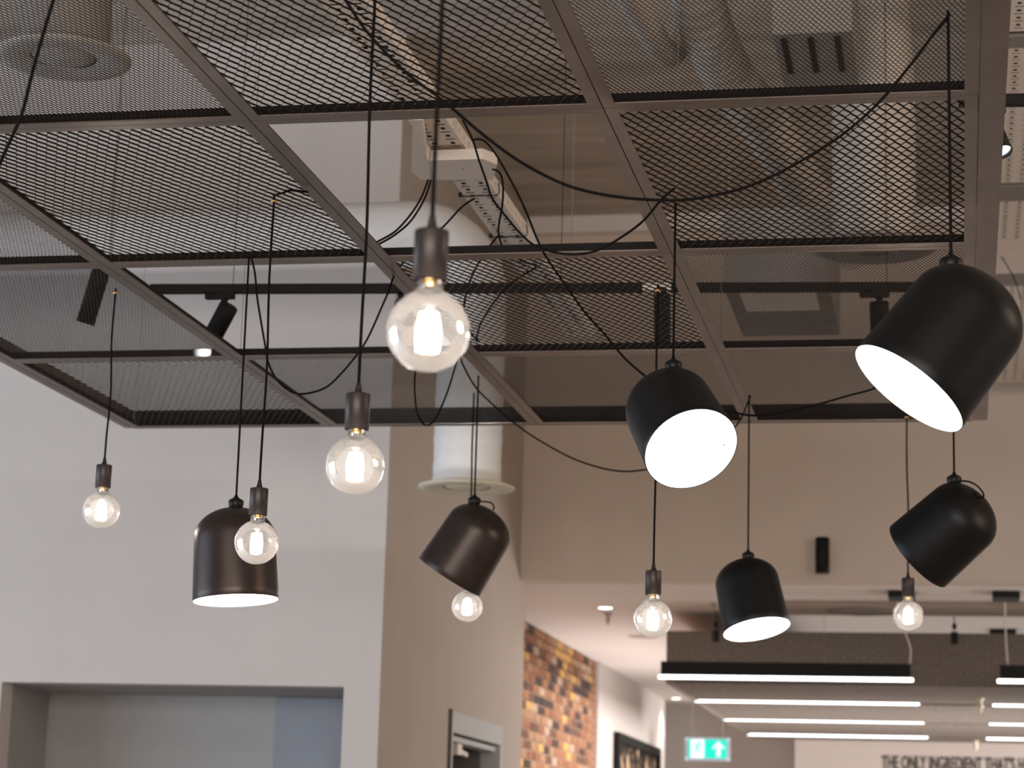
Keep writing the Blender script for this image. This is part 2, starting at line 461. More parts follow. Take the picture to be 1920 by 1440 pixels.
# thin hanger wires up to the slab
hl = {(3, 0): 'thin hanger wire above the crossing left of the open frame', (4, 0): 'thin hanger wire above the crossing right of the open frame',
      (2, 1): 'thin hanger wire above the crossing left of the lighting track', (4, 1): 'thin hanger wire above the crossing left of the middle shade cord',
      (2, 2): 'thin hanger wire above the crossing by the left shade cord', (4, 2): 'thin hanger wire above the crossing right of the middle black shade',
      (1, 3): 'thin hanger wire above the far left corner of the grid', (5, 3): 'thin hanger wire above the far right corner of the grid',
      (1, 1): 'thin hanger wire above the left edge of the grid', (5, 1): 'thin hanger wire above the right edge beside the big shade'}
for (i, j), lab in hl.items():
    x = X0+SX*i + (0.012 if i < 5 else -0.012); y = Y0+RY*j + (0.012 if j < 3 else -0.012)
    b = MB((x, y, GZ+0.01)); b.lathe([(0.0012, 0), (0.0012, TOP-GZ-0.01)], 6, base=(x, y, GZ+0.01))
    b.lathe([(0.005, 0), (0.005, 0.02), (0.003, 0.03)], 8, base=(x, y, GZ+0.01))
    tag(b.build('hanger_wire', M['grey_metal']), lab, 'wire', 'hanger wires of the grid')

# ------------------------------------------------------------------ perforated metal
def perforated(q, x0, x1, y0, y1, z, cols, pitch=0.074, dashes=True, th=0.0015):
    """flat sheet in xy with rows of square holes and cross slots really cut out"""
    ye = y0
    def strip(ya, yb, holes):
        xs = [x0]
        for h0, h1 in sorted(holes): xs += [h0, h1]
        xs.append(x1)
        for k in range(0, len(xs), 2): q.box((xs[k], ya, z), (xs[k+1], yb, z+th))
    y = y0
    k = 0
    while y + pitch < y1:
        strip(y, y+pitch*0.14, [])
        strip(y+pitch*0.14, y+pitch*0.50, [(c-0.0075, c+0.0075) for c in cols])
        strip(y+pitch*0.50, y+pitch*0.71, [])
        strip(y+pitch*0.71, y+pitch*0.89, [(c-0.016, c+0.016) for c in cols])
        strip(y+pitch*0.89, y+pitch, [])
        y += pitch; k += 1
    strip(y, y1, [])

# cable tray above the open frame
tx0, tx1, tz = -1.668, -1.548, 3.55
tray = empty('cable_tray', ((tx0+tx1)/2, 7.2, tz), 'white perforated cable tray running away above the open frame', 'cable tray')
q = MB(tray.location); perforated(q, tx0, tx1, 4.6, 9.6, tz, [tx0+0.030, tx1-0.030]); q.build('tray_base', M['white_metal'], tray)
for s, x in (('a', tx0), ('b', tx1-0.0015)):
    q = MB(tray.location)
    y = 4.6
    while y < 9.6:
        y2 = min(y+0.074, 9.6)
        q.box((x, y, tz+0.0015), (x+0.0015, y+0.045, tz+0.05)); q.box((x, y+0.045, tz+0.0015), (x+0.0015, min(y+0.060, y2), tz+0.018))
        q.box((x, y+0.045, tz+0.034), (x+0.0015, min(y+0.060, y2), tz+0.05)); q.box((x, y+0.060, tz+0.0015), (x+0.0015, y2, tz+0.05))
        y += 0.074
    q.build('tray_side', M['white_metal'], tray)
q = MB((tx0, 7, tz)); 
for k in range(5):
    xx = tx0+0.018+0.021*k
    q.tube([(xx, 4.6, tz+0.014), (xx+0.006, 6.0, tz+0.016), (xx-0.004, 7.5, tz+0.014), (xx+0.003, 9.55, tz+0.015)], 0.0115, 6, 8)
tag(q.build('cable_bundle', M['red_cable'], kind='stuff'), 'dark cables lying inside the white tray', 'cables')
for (yy, side, lab) in ((6.55, -1, 'black cable tie round the tray, nearest with its head on the left'), (7.22, 1, 'black cable tie with its head on the right just before the white box'),
                   (7.42, -1, 'black cable tie round the tray just beyond the white box'), (7.95, -1, 'black cable tie in the middle of the far stretch of tray'), (8.2, 1, 'black cable tie far along the tray, head on the right')):
    q = MB((tx0, yy, tz))
    q.tube([(tx0-0.004, yy, tz+0.04), (tx0-0.003, yy, tz-0.003), ((tx0+tx1)/2, yy, tz-0.004), (tx1+0.003, yy, tz-0.003), (tx1+0.004, yy, tz+0.04)], 0.0022, 6, 4)
    hx = tx0-0.010 if side < 0 else tx1+0.010
    q.box((hx-0.006, yy-0.006, tz-0.006), (hx+0.006, yy+0.006, tz+0.008))
    tag(q.build('cable_tie', M['black']), lab, 'cable tie', 'cable ties on the tray')
# white junction box with its cross bar
jb = empty('junction_box', (-1.8, 6.7, 3.50), 'white box with a broad cross bar under the cable tray', 'junction box')
def plate(pts, h, name):
    q = MB(jb.location); n = len(pts); pts = [Vector(p) for p in pts]
    q.add(pts + [p+Vector((0, 0, h)) for p in pts], [tuple(range(n)), tuple(range(2*n-1, n-1, -1))] + [(k, n+k, n+(k+1) % n, (k+1) % n) for k in range(n)])
    q.build(name, M['white_metal'], jb)
plate([(-1.6163, 6.4547, 3.5000), (-1.5869, 6.4579, 3.5000), (-1.6606, 6.8342, 3.5000), (-1.6580, 6.8688, 3.5000), (-1.7057, 7.0767, 3.5000), (-1.7328, 7.0680, 3.5000), (-1.7456, 6.9767, 3.5000)], 0.045, 'box_body')
plate([(-1.6549, 6.8633, 3.5000), (-1.4827, 6.8638, 3.5000), (-1.4488, 6.9305, 3.5000), (-1.4936, 7.0918, 3.5000), (-1.7040, 7.0769, 3.5000)], 0.035, 'cross_bar')
q = MB(jb.location); q.lathe([(0.003, 0), (0.004, 0.004)], 10, base=(-1.5677, 6.9580, 3.4960)); q.build('screw', M['grey_metal'], jb)
for sx_, yy in ((-1.608, 6.0), (-1.608, 9.3)):
    q = MB(tray.location); q.lathe([(0.0018, 0), (0.0018, TOP-tz-0.013)], 6, base=(sx_, yy, tz+0.01)); q.build('threaded_rod', M['grey_metal'], tray)

# perforated sheets under the slab at the right, with cross rails
segs = [(6.3, 8.365, 'nearest perforated sheet at the right edge above the grid trim'), (8.50, 10.33, 'second perforated sheet at the right, behind the small spotlight'),
        (10.58, 11.93, 'short perforated sheet at the right between two grey rails'), (12.20, 14.76, 'farthest perforated sheet at the right behind the big shade')]
for a, c, lab in segs:
    ps = empty('perforated_sheet', (0.8, (a+c)/2, 4.4), lab, 'perforated sheet', 'perforated ceiling sheets')
    q = MB(ps.location)
    lim = 11.26 if a == 10.58 else c-0.05
    cols = [0.245+0.062*k for k in range(18)]
    perforated(q, 0.17, 1.36, a, lim, 4.4, cols)
    if lim < c-0.06: q.box((0.17, lim, 4.4), (1.36, c, 4.4015))
    q.box((0.17, a, 4.4015), (0.172, c, 4.44)); q.box((1.358, a, 4.4015), (1.36, c, 4.44))
    q.build('sheet', M['white_metal'], ps)
    q = MB(ps.location); q.box((0.175, a+0.01, 4.41), (1.355, c-0.01, 4.438)); q.build('lining', M['black'], ps)
for a, c, lab in ((8.365, 8.50, 'nearest grey cross rail between perforated sheets'), (10.33, 10.58, 'second grey cross rail between perforated sheets'), (11.93, 12.20, 'farthest grey cross rail between perforated sheets')):
    q = MB((0.8, (a+c)/2, 4.4)); q.box((0.15, a+0.002, 4.40), (1.40, c-0.002, 4.425)); q.box((0.15, a+0.002, 4.425), (1.40, a+0.01, 4.45)); q.box((0.15, c-0.01, 4.425), (1.40, c-0.002, 4.45))
    for xx in (0.2, 1.35): q.lathe([(0.004, 0), (0.004, TOP-4.43)], 6, base=(xx, (a+c)/2, 4.425))
    tag(q.build('cross_rail', M['grey_metal']), lab, 'rail', 'grey cross rails')

# ------------------------------------------------------------------ air ducts and outlets
def outlet(loc, R_, label, top, m):
    o = empty('air_outlet', loc, label, 'air outlet', 'round air outlets')
    x, y, z = loc
    s = R_/0.225
    q = MB(loc); q.lathe([(0.11*s, 0.012), (0.15*s, 0.004), (0.19*s, 0.0), (0.225*s, 0.006), (0.226*s, 0.014), (0.19*s, 0.02), (0.16*s, 0.03)], 48, base=loc, cap=False); q.build('flange_ring', m, o)
    q = MB(loc); q.lathe([(0.0, 0.004), (0.07*s, 0.004), (0.105*s, 0.014), (0.108*s, 0.02), (0.06*s, 0.018)], 40, base=loc, cap=False); q.build('centre_disc', m, o)
    q = MB(loc); q.lathe([(0.0, 0.05), (0.155*s, 0.05)], 32, base=loc, cap=False); q.build('throat', M['black'], o)
    return o
dx, dy = -2.250, 10.290
outlet((dx, dy, 2.985), 0.225, 'round cream air outlet below the white sleeved duct', 0, M['cream'])
q = MB((dx, dy, 3.0))
prof = []
zz = 3.006; k = 0
while zz < 3.93:
    prof.append((0.160+0.0018*math.sin(k*1.9)+0.0012*math.sin(k*0.7), zz-3.0)); zz += 0.02; k += 1
q.lathe(prof, 48, base=(dx, dy, 3.0), cap=False)
# elbow to the left, then a straight run
n = 40; R_e = 0.30; cx_ = dx-R_e
path = [Vector((cx_+R_e*math.cos(a), dy, 3.93+R_e*math.sin(a))) for a in [PI/2*t/8 for t in range(9)]] + [Vector((cx_-0.5*t, dy, 3.93+R_e)) for t in range(1, 9)]
vs = []; fs = []
for i, p in enumerate(path):
    d = (path[min(i+1, len(path)-1)]-path[max(i-1, 0)]).normalized(); s_ = Vector((0, 1, 0)); t_ = s_.cross(d)
    for k in range(n):
        a = 2*PI*k/n; vs.append(p+(s_*math.cos(a)+t_*math.sin(a))*0.160)
for i in range(len(path)-1):
    for k in range(n): fs.append((i*n+k, i*n+(k+1) % n, (i+1)*n+(k+1) % n, (i+1)*n+k))
q.add(vs, fs, True)
tag(q.build('sleeved_duct', M['sleeve']), 'white sleeved air duct dropping below the back of the grid', 'duct')
outlet((-3.06, 7.15, 4.0), 0.235, 'round air outlet seen through the top left mesh panel', 0, M['galv'])
q = MB((-3.06, 7.15, 4.03)); q.lathe([(0.16, 0), (0.155, 0.2), (0.162, 0.4), (0.156, 0.6), (0.16, 0.85)], 32, base=(-3.06, 7.15, 4.03), cap=False); q.lathe([(0.16, 0.85), (0.16, TOP-4.03)], 32, base=(-3.06, 7.15, 4.03), cap=False)
tag(q.build('sleeved_duct', M['grey_metal']), 'upright air duct above the top left mesh panel', 'duct')
outlet((-0.30, 8.53, 3.62), 0.235, 'round air outlet seen through mesh left of the big shade', 0, M['grey_metal'])
q = MB((-0.30, 8.53, 3.65)); q.lathe([(0.16, 0), (0.16, 0.5), (0.15, 0.9), (0.15, TOP-3.65)], 32, base=(-0.30, 8.53, 3.65), cap=False)
tag(q.build('sleeved_duct', M['galv']), 'upright foil duct above the mesh left of the big shade', 'duct')
# foil ducts running away
def foil(pts, r, lab):
    q = MB(pts[0]); P = spline(pts, 40); vs = []; fs = []; n = 24; nr = None
    for i, p in enumerate(P):
        d = (P[min(i+1, len(P)-1)]-P[max(i-1, 0)]).normalized()
        if nr is None: nr = d.orthogonal().normalized()
        nr = (nr-d*nr.dot(d)).normalized(); bn = d.cross(nr); rr = r*(1+0.025*math.sin(i*1.57))
        for k in range(n):
            a = 2*PI*k/n; vs.append(p+(nr*math.cos(a)+bn*math.sin(a))*rr)
    for i in range(len(P)-1):
        for k in range(n): fs.append((i*n+k, i*n+(k+1) % n, (i+1)*n+(k+1) % n, (i+1)*n+k))
    q.add(vs, fs, True)
    tag(q.build('foil_duct', M['galv']), lab, 'duct', 'flexible foil ducts')
foil([(-0.95, 7.2, 4.9), (-0.92, 7.9, 4.45), (-0.86, 8.4, 4.32), (-0.76, 9.0, 4.30), (-0.66, 9.8, 4.27), (-0.55, 10.5, 4.27), (-0.50, 11.3, 4.4), (-0.5, 11.8, 5.0)], 0.10, 'wrinkled foil duct above the coarse mesh at the right')
foil([(-1.2, 6.6, 4.8), (-1.14, 7.2, 4.36), (-1.10, 7.7, 4.30), (-1.06, 8.3, 4.36), (-1.04, 8.8, 4.8)], 0.05, 'slim foil duct above the top right mesh, beside the steel crossing')
sv = empty('slot_vent', (-0.48, 8.0, 4.2), 'dark slotted vent box above the top right mesh panel', 'vent')
q = MB(sv.location); q.box((-0.625, 7.71, 4.2), (-0.345, 8.31, 4.5)); q.build('vent_body', M['grey_metal'], sv)
for k in range(3):
    q = MB(sv.location); q.box((-0.60+0.095*k, 7.75, 4.196), (-0.578+0.095*k, 8.12, 4.1995)); q.build('slot', M['black'], sv)
ub = empty('fan_unit', (-0.7, 9.5, 3.62), 'grey boxed fan unit above the fine mesh left of the big shade', 'fan unit')
q = MB(ub.location); q.box((-0.93, 9.05, 3.62), (-0.50, 9.95, 3.95)); q.build('casing', M['grey_metal'], ub)
q = MB(ub.location); q.box((-0.87, 9.12, 3.612), (-0.56, 9.45, 3.6195)); q.build('access_panel', M['white_metal'], ub)
for xx, yy in ((-0.91, 9.07), (-0.52, 9.93)):
    q = MB(ub.location); q.lathe([(0.003, 0), (0.003, TOP-3.952)], 6, base=(xx, yy, 3.95)); q.build('hanger_rod', M['grey_metal'], ub)

# ------------------------------------------------------------------ lighting track and spotlights above the grid
TY = 7.95; TZt = 3.385
tr = empty('lighting_track', (-1.7, TY, TZt), 'black lighting track crossing above the open frame', 'lighting track')
ta = Vector((-2.93, 7.80, 3.335)); tb = Vector((0.05, 8.42, 3.44))
def trk(t): return ta.lerp(tb, t)
q = MB(tr.location); q.bar(trk(0), trk(0.60), 0.036, 0.032); q.build('track_rail', M['black'], tr)
q = MB(tr.location); q.bar(trk(0.635), trk(1.0), 0.036, 0.032); q.build('track_rail', M['black'], tr)
q = MB(tr.location); q.bar(trk(0.60), trk(0.635), 0.030, 0.026); q.build('track_joint', M['white_metal'], tr)
for t in (0.1, 0.5, 0.9):
    p = trk(t); q = MB(tr.location); q.lathe([(0.0015, 0), (0.0015, TOP-p.z-0.016)], 6, base=p+Vector((0, 0, 0.016))); q.build('suspension_wire', M['black'], tr)
def spotlight(p, aim, label, size=1.0, lit=True):
    """adapter on the track, stem, tilting head with lens"""
    o = empty('spotlight', p, label, 'spotlight', 'track spotlights above the grid')
    p = Vector(p); d = Vector(aim).normalized()
    q = MB(p); q.box(p+Vector((-0.055, -0.014, -0.022)), p+Vector((0.055, 0.014, -0.0))); q.build('adapter', M['black'], o)
    j = p+Vector((0.018, 0, -0.075))
    q = MB(p); q.lathe([(0.017, 0), (0.012, -0.01), (0.008, -0.03), (0.008, -0.065)], 12, base=p+Vector((0.018, 0, -0.022))); q.build('stem', M['black'], o)
    h0 = j - d*0.045*size + Vector((0, 0, -0.012)); R1 = 0.036*size; L = 0.135*size
    q = MB(p); q.lathe([(0.0, 0), (R1*0.92, 0), (R1, 0.006), (R1, L), (R1*0.9, L), (R1*0.88, L-0.012)], 28, axis=d, base=h0, cap=False); q.build('head', M['black'], o)
    q = MB(p); q.lathe([(0.0, 0), (R1*0.88, 0)], 24, axis=d, base=h0+d*(L-0.012), cap=False); q.build('lens', M['lens'] if lit else M['black'], o)
    return h0+d*L
e1 = spotlight(trk(0.085)+Vector((0, 0, -0.016)), (-0.42, 0.25, -0.62), 'black spotlight on the track in the open frame, pointing left')
e2 = spotlight(trk(0.885)+Vector((0, 0, -0.016)), (0.02, 0.35, -0.8), 'black spotlight seen through mesh left of the big shade')
q = MB((-1.06, 8.12, 3.38)); q.bar((-1.06, 8.12, 3.36), (-1.062, 8.17, 3.16), 0.055, 0.055, (0, 1, 0)); q.bar((-1.06, 8.115, 3.385), (-1.06, 8.12, 3.36), 0.03, 0.03, (0, 1, 0))
tag(q.build('track_driver', M['black']), 'upright black driver box hanging behind the middle shade cord', 'driver box')
so = empty('spotlight', (-3.0814, 7.6901, 3.3961), 'dark spotlight seen through the left mesh panel beside a brass grommet', 'spotlight', 'track spotlights above the grid')
q = MB(so.location); dd = (Vector((-3.1457, 7.7211, 3.1904))-Vector((-3.0814, 7.6901, 3.3961))); q.lathe([(0.0, 0), (0.030, 0.0), (0.034, 0.005), (0.034, dd.length), (0.0, dd.length-0.004)], 24, axis=dd, base=(-3.0814, 7.6901, 3.3961), cap=False); q.build('head', M['black'], so)
q = MB(so.location); q.bar((-3.0559, 7.6877, 3.4314), (-3.0815, 7.6909, 3.3922), 0.02, 0.02, (0, 1, 0)); q.build('stem', M['black'], so)
q = MB(so.location); pp = Vector((-3.0559, 7.6877, 3.4314)); q.lathe([(0.0015, 0), (0.0015, TOP-pp.z)], 6, base=pp); q.build('suspension_wire', M['black'], so)
t2 = empty('lighting_track', (0.3, 7.0, 3.55), 'black lighting track beyond the right edge of the grid', 'lighting track')
q = MB(t2.location); q.bar((0.02, 6.75, 3.60), (1.6, 6.85, 3.60), 0.036, 0.032); q.build('track_rail', M['black'], t2)
q = MB(t2.location); q.lathe([(0.0015, 0), (0.0015, TOP-3.616)], 6, base=(1.5, 6.844, 3.616)); q.build('suspension_wire', M['black'], t2)
e3 = spotlight((0.105, 6.755, 3.584), (0.20, -0.25, -0.62), 'black spotlight peeping out beside the right edge trim', 0.9)
def spotlamp(loc, target, power, angle, color=(0.88, 0.96, 1.0)):
    d = bpy.data.lights.new('spotlight_beam', 'SPOT'); d.energy = power; d.spot_size = angle; d.spot_blend = 0.6; d.color = color; d.shadow_soft_size = 0.02
    o = bpy.data.objects.new('spotlight_beam', d); COL.objects.link(o); o.location = loc
    o.rotation_euler = (Vector(target)-Vector(loc)).to_track_quat('-Z', 'Y').to_euler()
spotlamp(e1+Vector((-0.03, 0.02, -0.045)), (-3.3, 8.95, 3.08), 140, 0.7)
spotlamp((-2.0, 8.2, 3.33), (-2.2, 9.06, 3.1), 45, 0.8)
spotlamp(e2+Vector((0, 0.01, -0.03)), (-0.28, 9.15, 3.1), 5, 0.5)
so = empty('spotlight', trk(0.305)+Vector((0, 0, -0.016)), 'dark spotlight almost hidden above the steel beam behind the large bulb', 'spotlight', 'track spotlights above the grid')
q = MB(so.location); p_ = so.location; q.lathe([(0.0, 0), (0.028, 0.0), (0.030, 0.005), (0.030, 0.12), (0.0, 0.116)], 24, axis=(0, 1, -0.35), base=p_+Vector((0, 0.02, -0.035)), cap=False); q.build('head', M['black'], so)
q = MB(so.location); q.bar(p_, p_+Vector((0, 0.04, -0.05)), 0.02, 0.02); q.build('stem', M['black'], so)

# ------------------------------------------------------------------ pendant lamps
CR = 0.0034
def shade_profile():
    pr = []
    for k in range(9):
        s = 0.2*k/8; pr.append((0.135-0.008*s/0.2, s))
    for k in range(1, 13):
        a = PI/2*k/12; pr.append((0.127*math.cos(a), 0.2+0.095*math.sin(a)))
    pr[-1] = (0.0, 0.295)
    return pr
po = shade_profile()
inner = [(max(0, r-0.0022), s-0.002 if s > 0.2 else s) for r, s in po]
q = MB(); q.lathe([(po[0][0]-0.0022, 0.0)] + [(0.1345, -0.0006)] + po, 96, cap=False); shade_me = q.mesh('shade', M['shade']); shade_browner_me = q.mesh('shade', M['shade_browner'])
q = MB(); q.lathe(inner, 64, cap=False); inner_me = q.mesh('shade_lining', M['white_metal'])
q = MB(); q.lathe([(0.0, 0.0), (0.1325, 0.0)], 64, cap=False); diff_me = q.mesh('diffuser', M['diffuser'])
q = MB(); q.lathe([(0.0, -0.0005), (0.0022, -0.0005), (0.0026, 0.001)], 12, cap=False); screw_me = q.mesh('screw', M['grey_metal'])
q = MB(); q.lathe([(0.021, -0.008), (0.0235, -0.003), (0.0245, 0.003), (0.0245, 0.010), (0.0225, 0.015), (0.017, 0.018), (0.012, 0.021), (0.0065, 0.025), (0.0045, 0.032), (0.0, 0.032)], 32); cap_me = q.mesh('cord_cap', M['shade'])

def pendant(label, O, ax, K, nrm, scale, topz, loop=None, wobble=0.0, hook=None, browner=False):
    O = Vector(O); ax = Vector(ax).normalized(); K = Vector(K); nrm = Vector(nrm).normalized()
    K = O + (K-O)*scale
    root = empty('pendant_lamp', O, label, 'pendant lamp', 'black bell shaped pendant lamps')
    qt = ax.to_track_quat('Z', 'Y').to_euler()
    child('shade', shade_browner_me if browner else shade_me, root, (0, 0, 0), qt, scale)
    child('shade_lining', inner_me, root, (0, 0, 0), qt, scale)
    child('diffuser', diff_me, root, ax*0.004*scale, qt, scale)
    side = ax.orthogonal().normalized()
    capn = (nrm*0.35 + Vector((0, 0, 1))*0.65).normalized()
    child('cord_cap', cap_me, root, K-O+capn*0.006, capn.to_track_quat('Z', 'Y').to_euler(), scale)
    q = MB(O)
    p0 = K+capn*0.034*scale
    q.tube([p0, p0+Vector((wobble, 0, (topz-p0.z)*0.3)), p0+Vector((-wobble, 0, (topz-p0.z)*0.7)), Vector((p0.x, p0.y, topz))] + (hook or []), CR, 8, 8)
    q.build('cord', M['cord'], root)
    if loop:
        q = MB(O); q.tube(loop, 0.0030, 8, 6); q.build('cord_loop', M['cord'], root)
    return root
GT = GZ+0.008
A = pendant('large tilted black pendant at the right, its lit opening facing down left', (-0.0956, 4.6594, 2.2706), (0.5858, 0.1794, 0.7903), (-0.0066, 4.7051, 2.5354), (0.0266, 0.1319, 0.9909), 1.0, GT)
B = pendant('black pendant in the middle with its round lit opening facing the viewer', (-0.6977, 5.9932, 2.3901), (-0.3878, 0.6073, 0.6934), tuple(Vector((-0.6977, 5.9932, 2.3901))+Vector((-0.7872, 6.3005, 2.6762))-Vector((-0.7207, 6.1904, 2.4260))), (-0.0613, 0.1356, 0.9889), 0.968, GT)
C_ = pendant('upright black pendant at the left behind a bulb, lit from below', (-2.1314, 6.5534, 2.0384), (-0.0805, 0.0202, 0.9966), tuple(Vector((-2.1314, 6.5534, 2.0384))+Vector((-2.2283, 6.8023, 2.3617))-Vector((-2.2159, 6.8131, 2.0677))), (-0.0136, -0.0789, 0.9968), 0.962, GT, browner=True)
D_ = pendant('nearly upright small black pendant above the grey felt ceiling box', (-0.7559, 8.7229, 2.1847), (-0.2137, 0.1992, 0.9564), tuple(Vector((-0.7559, 8.7229, 2.1847))+Vector((-0.8227, 9.0804, 2.5046))-Vector((-0.7830, 9.0367, 2.2166))), (-0.0741, 0.1092, 0.9912), 0.965, GT)
E_ = pendant('tilted black pendant at the right edge, closed side to the viewer, below the largest one', (-0.1282, 7.6612, 2.3276), (0.7237, -0.3502, 0.5947), (-0.0083, 7.6075, 2.5632), (0.0089, 0.027, 0.9996), 1.0, GT,
             loop=[(0.0106, 7.5458, 2.5597), (0.0379, 7.5011, 2.5504), (0.0649, 7.4790, 2.5325), (0.0833, 7.4873, 2.5109), (0.0851, 7.5103, 2.5023), (0.0750, 7.5293, 2.5019), (0.0513, 7.5203, 2.5217)])
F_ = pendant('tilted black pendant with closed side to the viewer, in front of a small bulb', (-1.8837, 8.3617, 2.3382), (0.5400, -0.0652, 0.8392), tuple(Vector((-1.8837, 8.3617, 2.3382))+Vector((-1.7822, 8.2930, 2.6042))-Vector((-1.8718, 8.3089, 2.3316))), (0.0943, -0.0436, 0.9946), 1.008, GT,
             loop=[(-1.7585, 8.2865, 2.6130), (-1.7268, 8.2527, 2.6056), (-1.7052, 8.2376, 2.5991), (-1.6956, 8.2423, 2.5858), (-1.7037, 8.2735, 2.5785)], browner=True)
child('screw', screw_me, B, Vector((-0.6066, 5.9683, 2.3965))-B.location, Vector((-0.3878, 0.6073, 0.6934)).to_track_quat('Z', 'Y').to_euler())

# ------------------------------------------------------------------ globe bulbs on cords
q = MB()
q.lathe([(0.0, 0.098), (0.0045, 0.098), (0.0060, 0.088), (0.0095, 0.0745), (0.0245, 0.0740), (0.0252, 0.072), (0.0252, 0.0), (0.0235, -0.0005), (0.0225, 0.004), (0.0, 0.02)], 40, cap=False)
sock_me = q.mesh('socket', M['socket'])
q = MB()
gp = [(0.0190, 0.004), (0.0190, -0.006)]
R_, cz = 0.0600, -0.0745
import_a = [math.radians(a) for a in range(20, 181, 5)]
gp += [(0.0198, -0.014)] + [(R_*math.sin(a), cz+R_*math.cos(a)) for a in import_a]
gp[-1] = (0.0, cz-R_)
q.lathe(gp, 64, cap=False); glass_me = q.mesh('glass_globe', M['glass'])
q = MB(); q.lathe([(0.0, 0.006), (0.0165, 0.006), (0.0165, -0.008), (0.0, -0.008)], 24, cap=False); base_me = q.mesh('screw_base', M['brass'])
stem_glass = thin_glass('stem_glass', (0.98, 0.96, 0.94), 0.10)
q = MB(); q.lathe([(0.011, -0.008), (0.0095, -0.018), (0.006, -0.026), (0.0050, -0.034), (0.009, -0.037), (0.009, -0.040), (0.004, -0.043), (0.0035, -0.052)], 20, cap=False); stem_me = q.mesh('glass_stem', stem_glass)
fil_me = []
for k in range(8):
    a = 2*PI*k/8
    q = MB(); q.tube([(0.010*math.cos(a), 0.010*math.sin(a), -0.050), (0.0145*math.cos(a), 0.0145*math.sin(a), -0.076), (0.0130*math.cos(a), 0.0130*math.sin(a), -0.104)], 0.0034, 8, 4)
    fil_me.append(q.mesh('filament', M['filament']))
q = MB(); q.tube([(0, 0, -0.046), (0, 0, -0.112)], 0.0012, 6, 2)
for k in range(8):
    a = 2*PI*k/8; q.tube([(0, 0, -0.112), (0.0130*math.cos(a), 0.0130*math.sin(a), -0.105)], 0.0007, 4, 2); q.tube([(0, 0, -0.047), (0.010*math.cos(a), 0.010*math.sin(a), -0.051)], 0.0007, 4, 2)
wire_me = q.mesh('support_wire', M['brass'])
q = MB(); q.lathe([(0.0045, 0), (0.009, 0.001), (0.010, 0.004), (0.009, 0.007), (0.0045, 0.008)], 20); grom_me = q.mesh('grommet', M['brass'])

def bulb(label, P, topz, wob, hook=None, grommet=False):
    P = Vector(P)
    S = P - Vector((0, 0, cz))          # bottom rim of the socket
    root = empty('bulb_pendant', S, label, 'pendant bulb', 'clear globe bulbs on black cords')
    child('socket', sock_me, root); child('glass_globe', glass_me, root); child('screw_base', base_me, root)
    st = child('glass_stem', stem_me, root); child('support_wire', wire_me, st)
    for f in fil_me: child('filament', f, st)
    q = MB(S); p0 = S+Vector((0, 0, 0.086)); h = topz-p0.z
    pts = [p0, p0+Vector((wob*0.2, 0, h*0.15)), p0+Vector((wob, 0, h*0.4)), p0+Vector((-wob*0.5, 0, h*0.7)), Vector((p0.x, p0.y, topz-0.02)), Vector((p0.x, p0.y, topz))]
    if hook: pts = pts + [Vector(t) for t in hook]
    q.tube(pts, CR, 8, 8); q.build('cord', M['cord'], root)
    if grommet:
        child('grommet', grom_me, root, Vector((P.x, P.y, GZ-0.012))-S)
    return root
bulb('largest and nearest clear globe bulb in front of the grid', (-0.7440, 3.1106, 2.0414), GT, 0.003)
bulb('second largest globe bulb, just left of and below the nearest one', (-1.2017, 4.4287, 2.0758), GT, 0.003)
bulb('globe bulb hanging in front of the upright black shade', (-1.8747, 5.9193, 2.1261), GT, 0.004, [(-1.7964, 5.7462, 3.0624), (-1.7834, 5.7766, 3.0787), (-1.7515, 5.8326, 3.0899)], True)
bulb('leftmost globe bulb alone before the white wall', (-2.7164, 6.9087, 2.3676), GT, 0.006, None, True)
bulb('globe bulb below the middle shade, left of the felt box', (-0.9305, 7.0205, 2.0432), GT, 0.002, None, True)
bulb('small globe bulb half hidden below the tilted closed shade', (-1.8780, 8.6711, 2.2601), GT, 0.002)
bulb('small globe bulb at the right, under the tilted closed shade', (-0.1950, 9.1660, 2.2909), GT, 0.003, None, True)

# ------------------------------------------------------------------ loose cables
def cable(label, pts, r=CR):
    q = MB(pts[0]); q.tube(pts, r, 8, 8)
    tag(q.build('power_cable', M['cord']), label, 'cable', 'black power cables')
cable('longest cable, sagging from the top left to the cord of the largest shade', [(-1.2927, 4.3177, 3.1000), (-1.2128, 4.2079, 3.0060), (-1.1648, 4.2494, 2.9372), (-1.0957, 4.2978, 2.8682), (-1.0252, 4.3396, 2.8193), (-0.9544, 4.3840, 2.7627), (-0.8828, 4.4259, 2.7140), (-0.8102, 4.4634, 2.6796), (-0.7579, 4.4876, 2.6646), (-0.6945, 4.5140, 2.6567), (-0.6307, 4.5389, 2.6553), (-0.5558, 4.5666, 2.6602), (-0.4804, 4.5918, 2.6783), (-0.4044, 4.6152, 2.7075), (-0.3168, 4.6394, 2.7591), (-0.2285, 4.6620, 2.8236), (-0.1506, 4.6798, 2.9002), (-0.0831, 4.6930, 2.9882), (-0.0378, 4.7014, 3.0531), (-0.0025, 4.7082, 3.1000)])
cable('cable sagging from the white tray to the cord of the middle shade', [(-1.5282, 6.7589, 3.5960), (-1.4803, 6.6930, 3.5093), (-1.4432, 6.6263, 3.4208), (-1.4021, 6.5551, 3.3291), (-1.3701, 6.4979, 3.2570), (-1.3076, 6.4012, 3.1722), (-1.2431, 6.3029, 3.0905), (-1.1833, 6.2190, 3.0291), (-1.1132, 6.1609, 2.9911), (-1.0448, 6.1033, 2.9677), (-0.9805, 6.0793, 2.9705), (-0.9129, 6.0456, 2.9935), (-0.8405, 6.0025, 3.0299), (-0.7835, 5.9557, 3.0771), (-0.7440, 5.9295, 3.1000)])
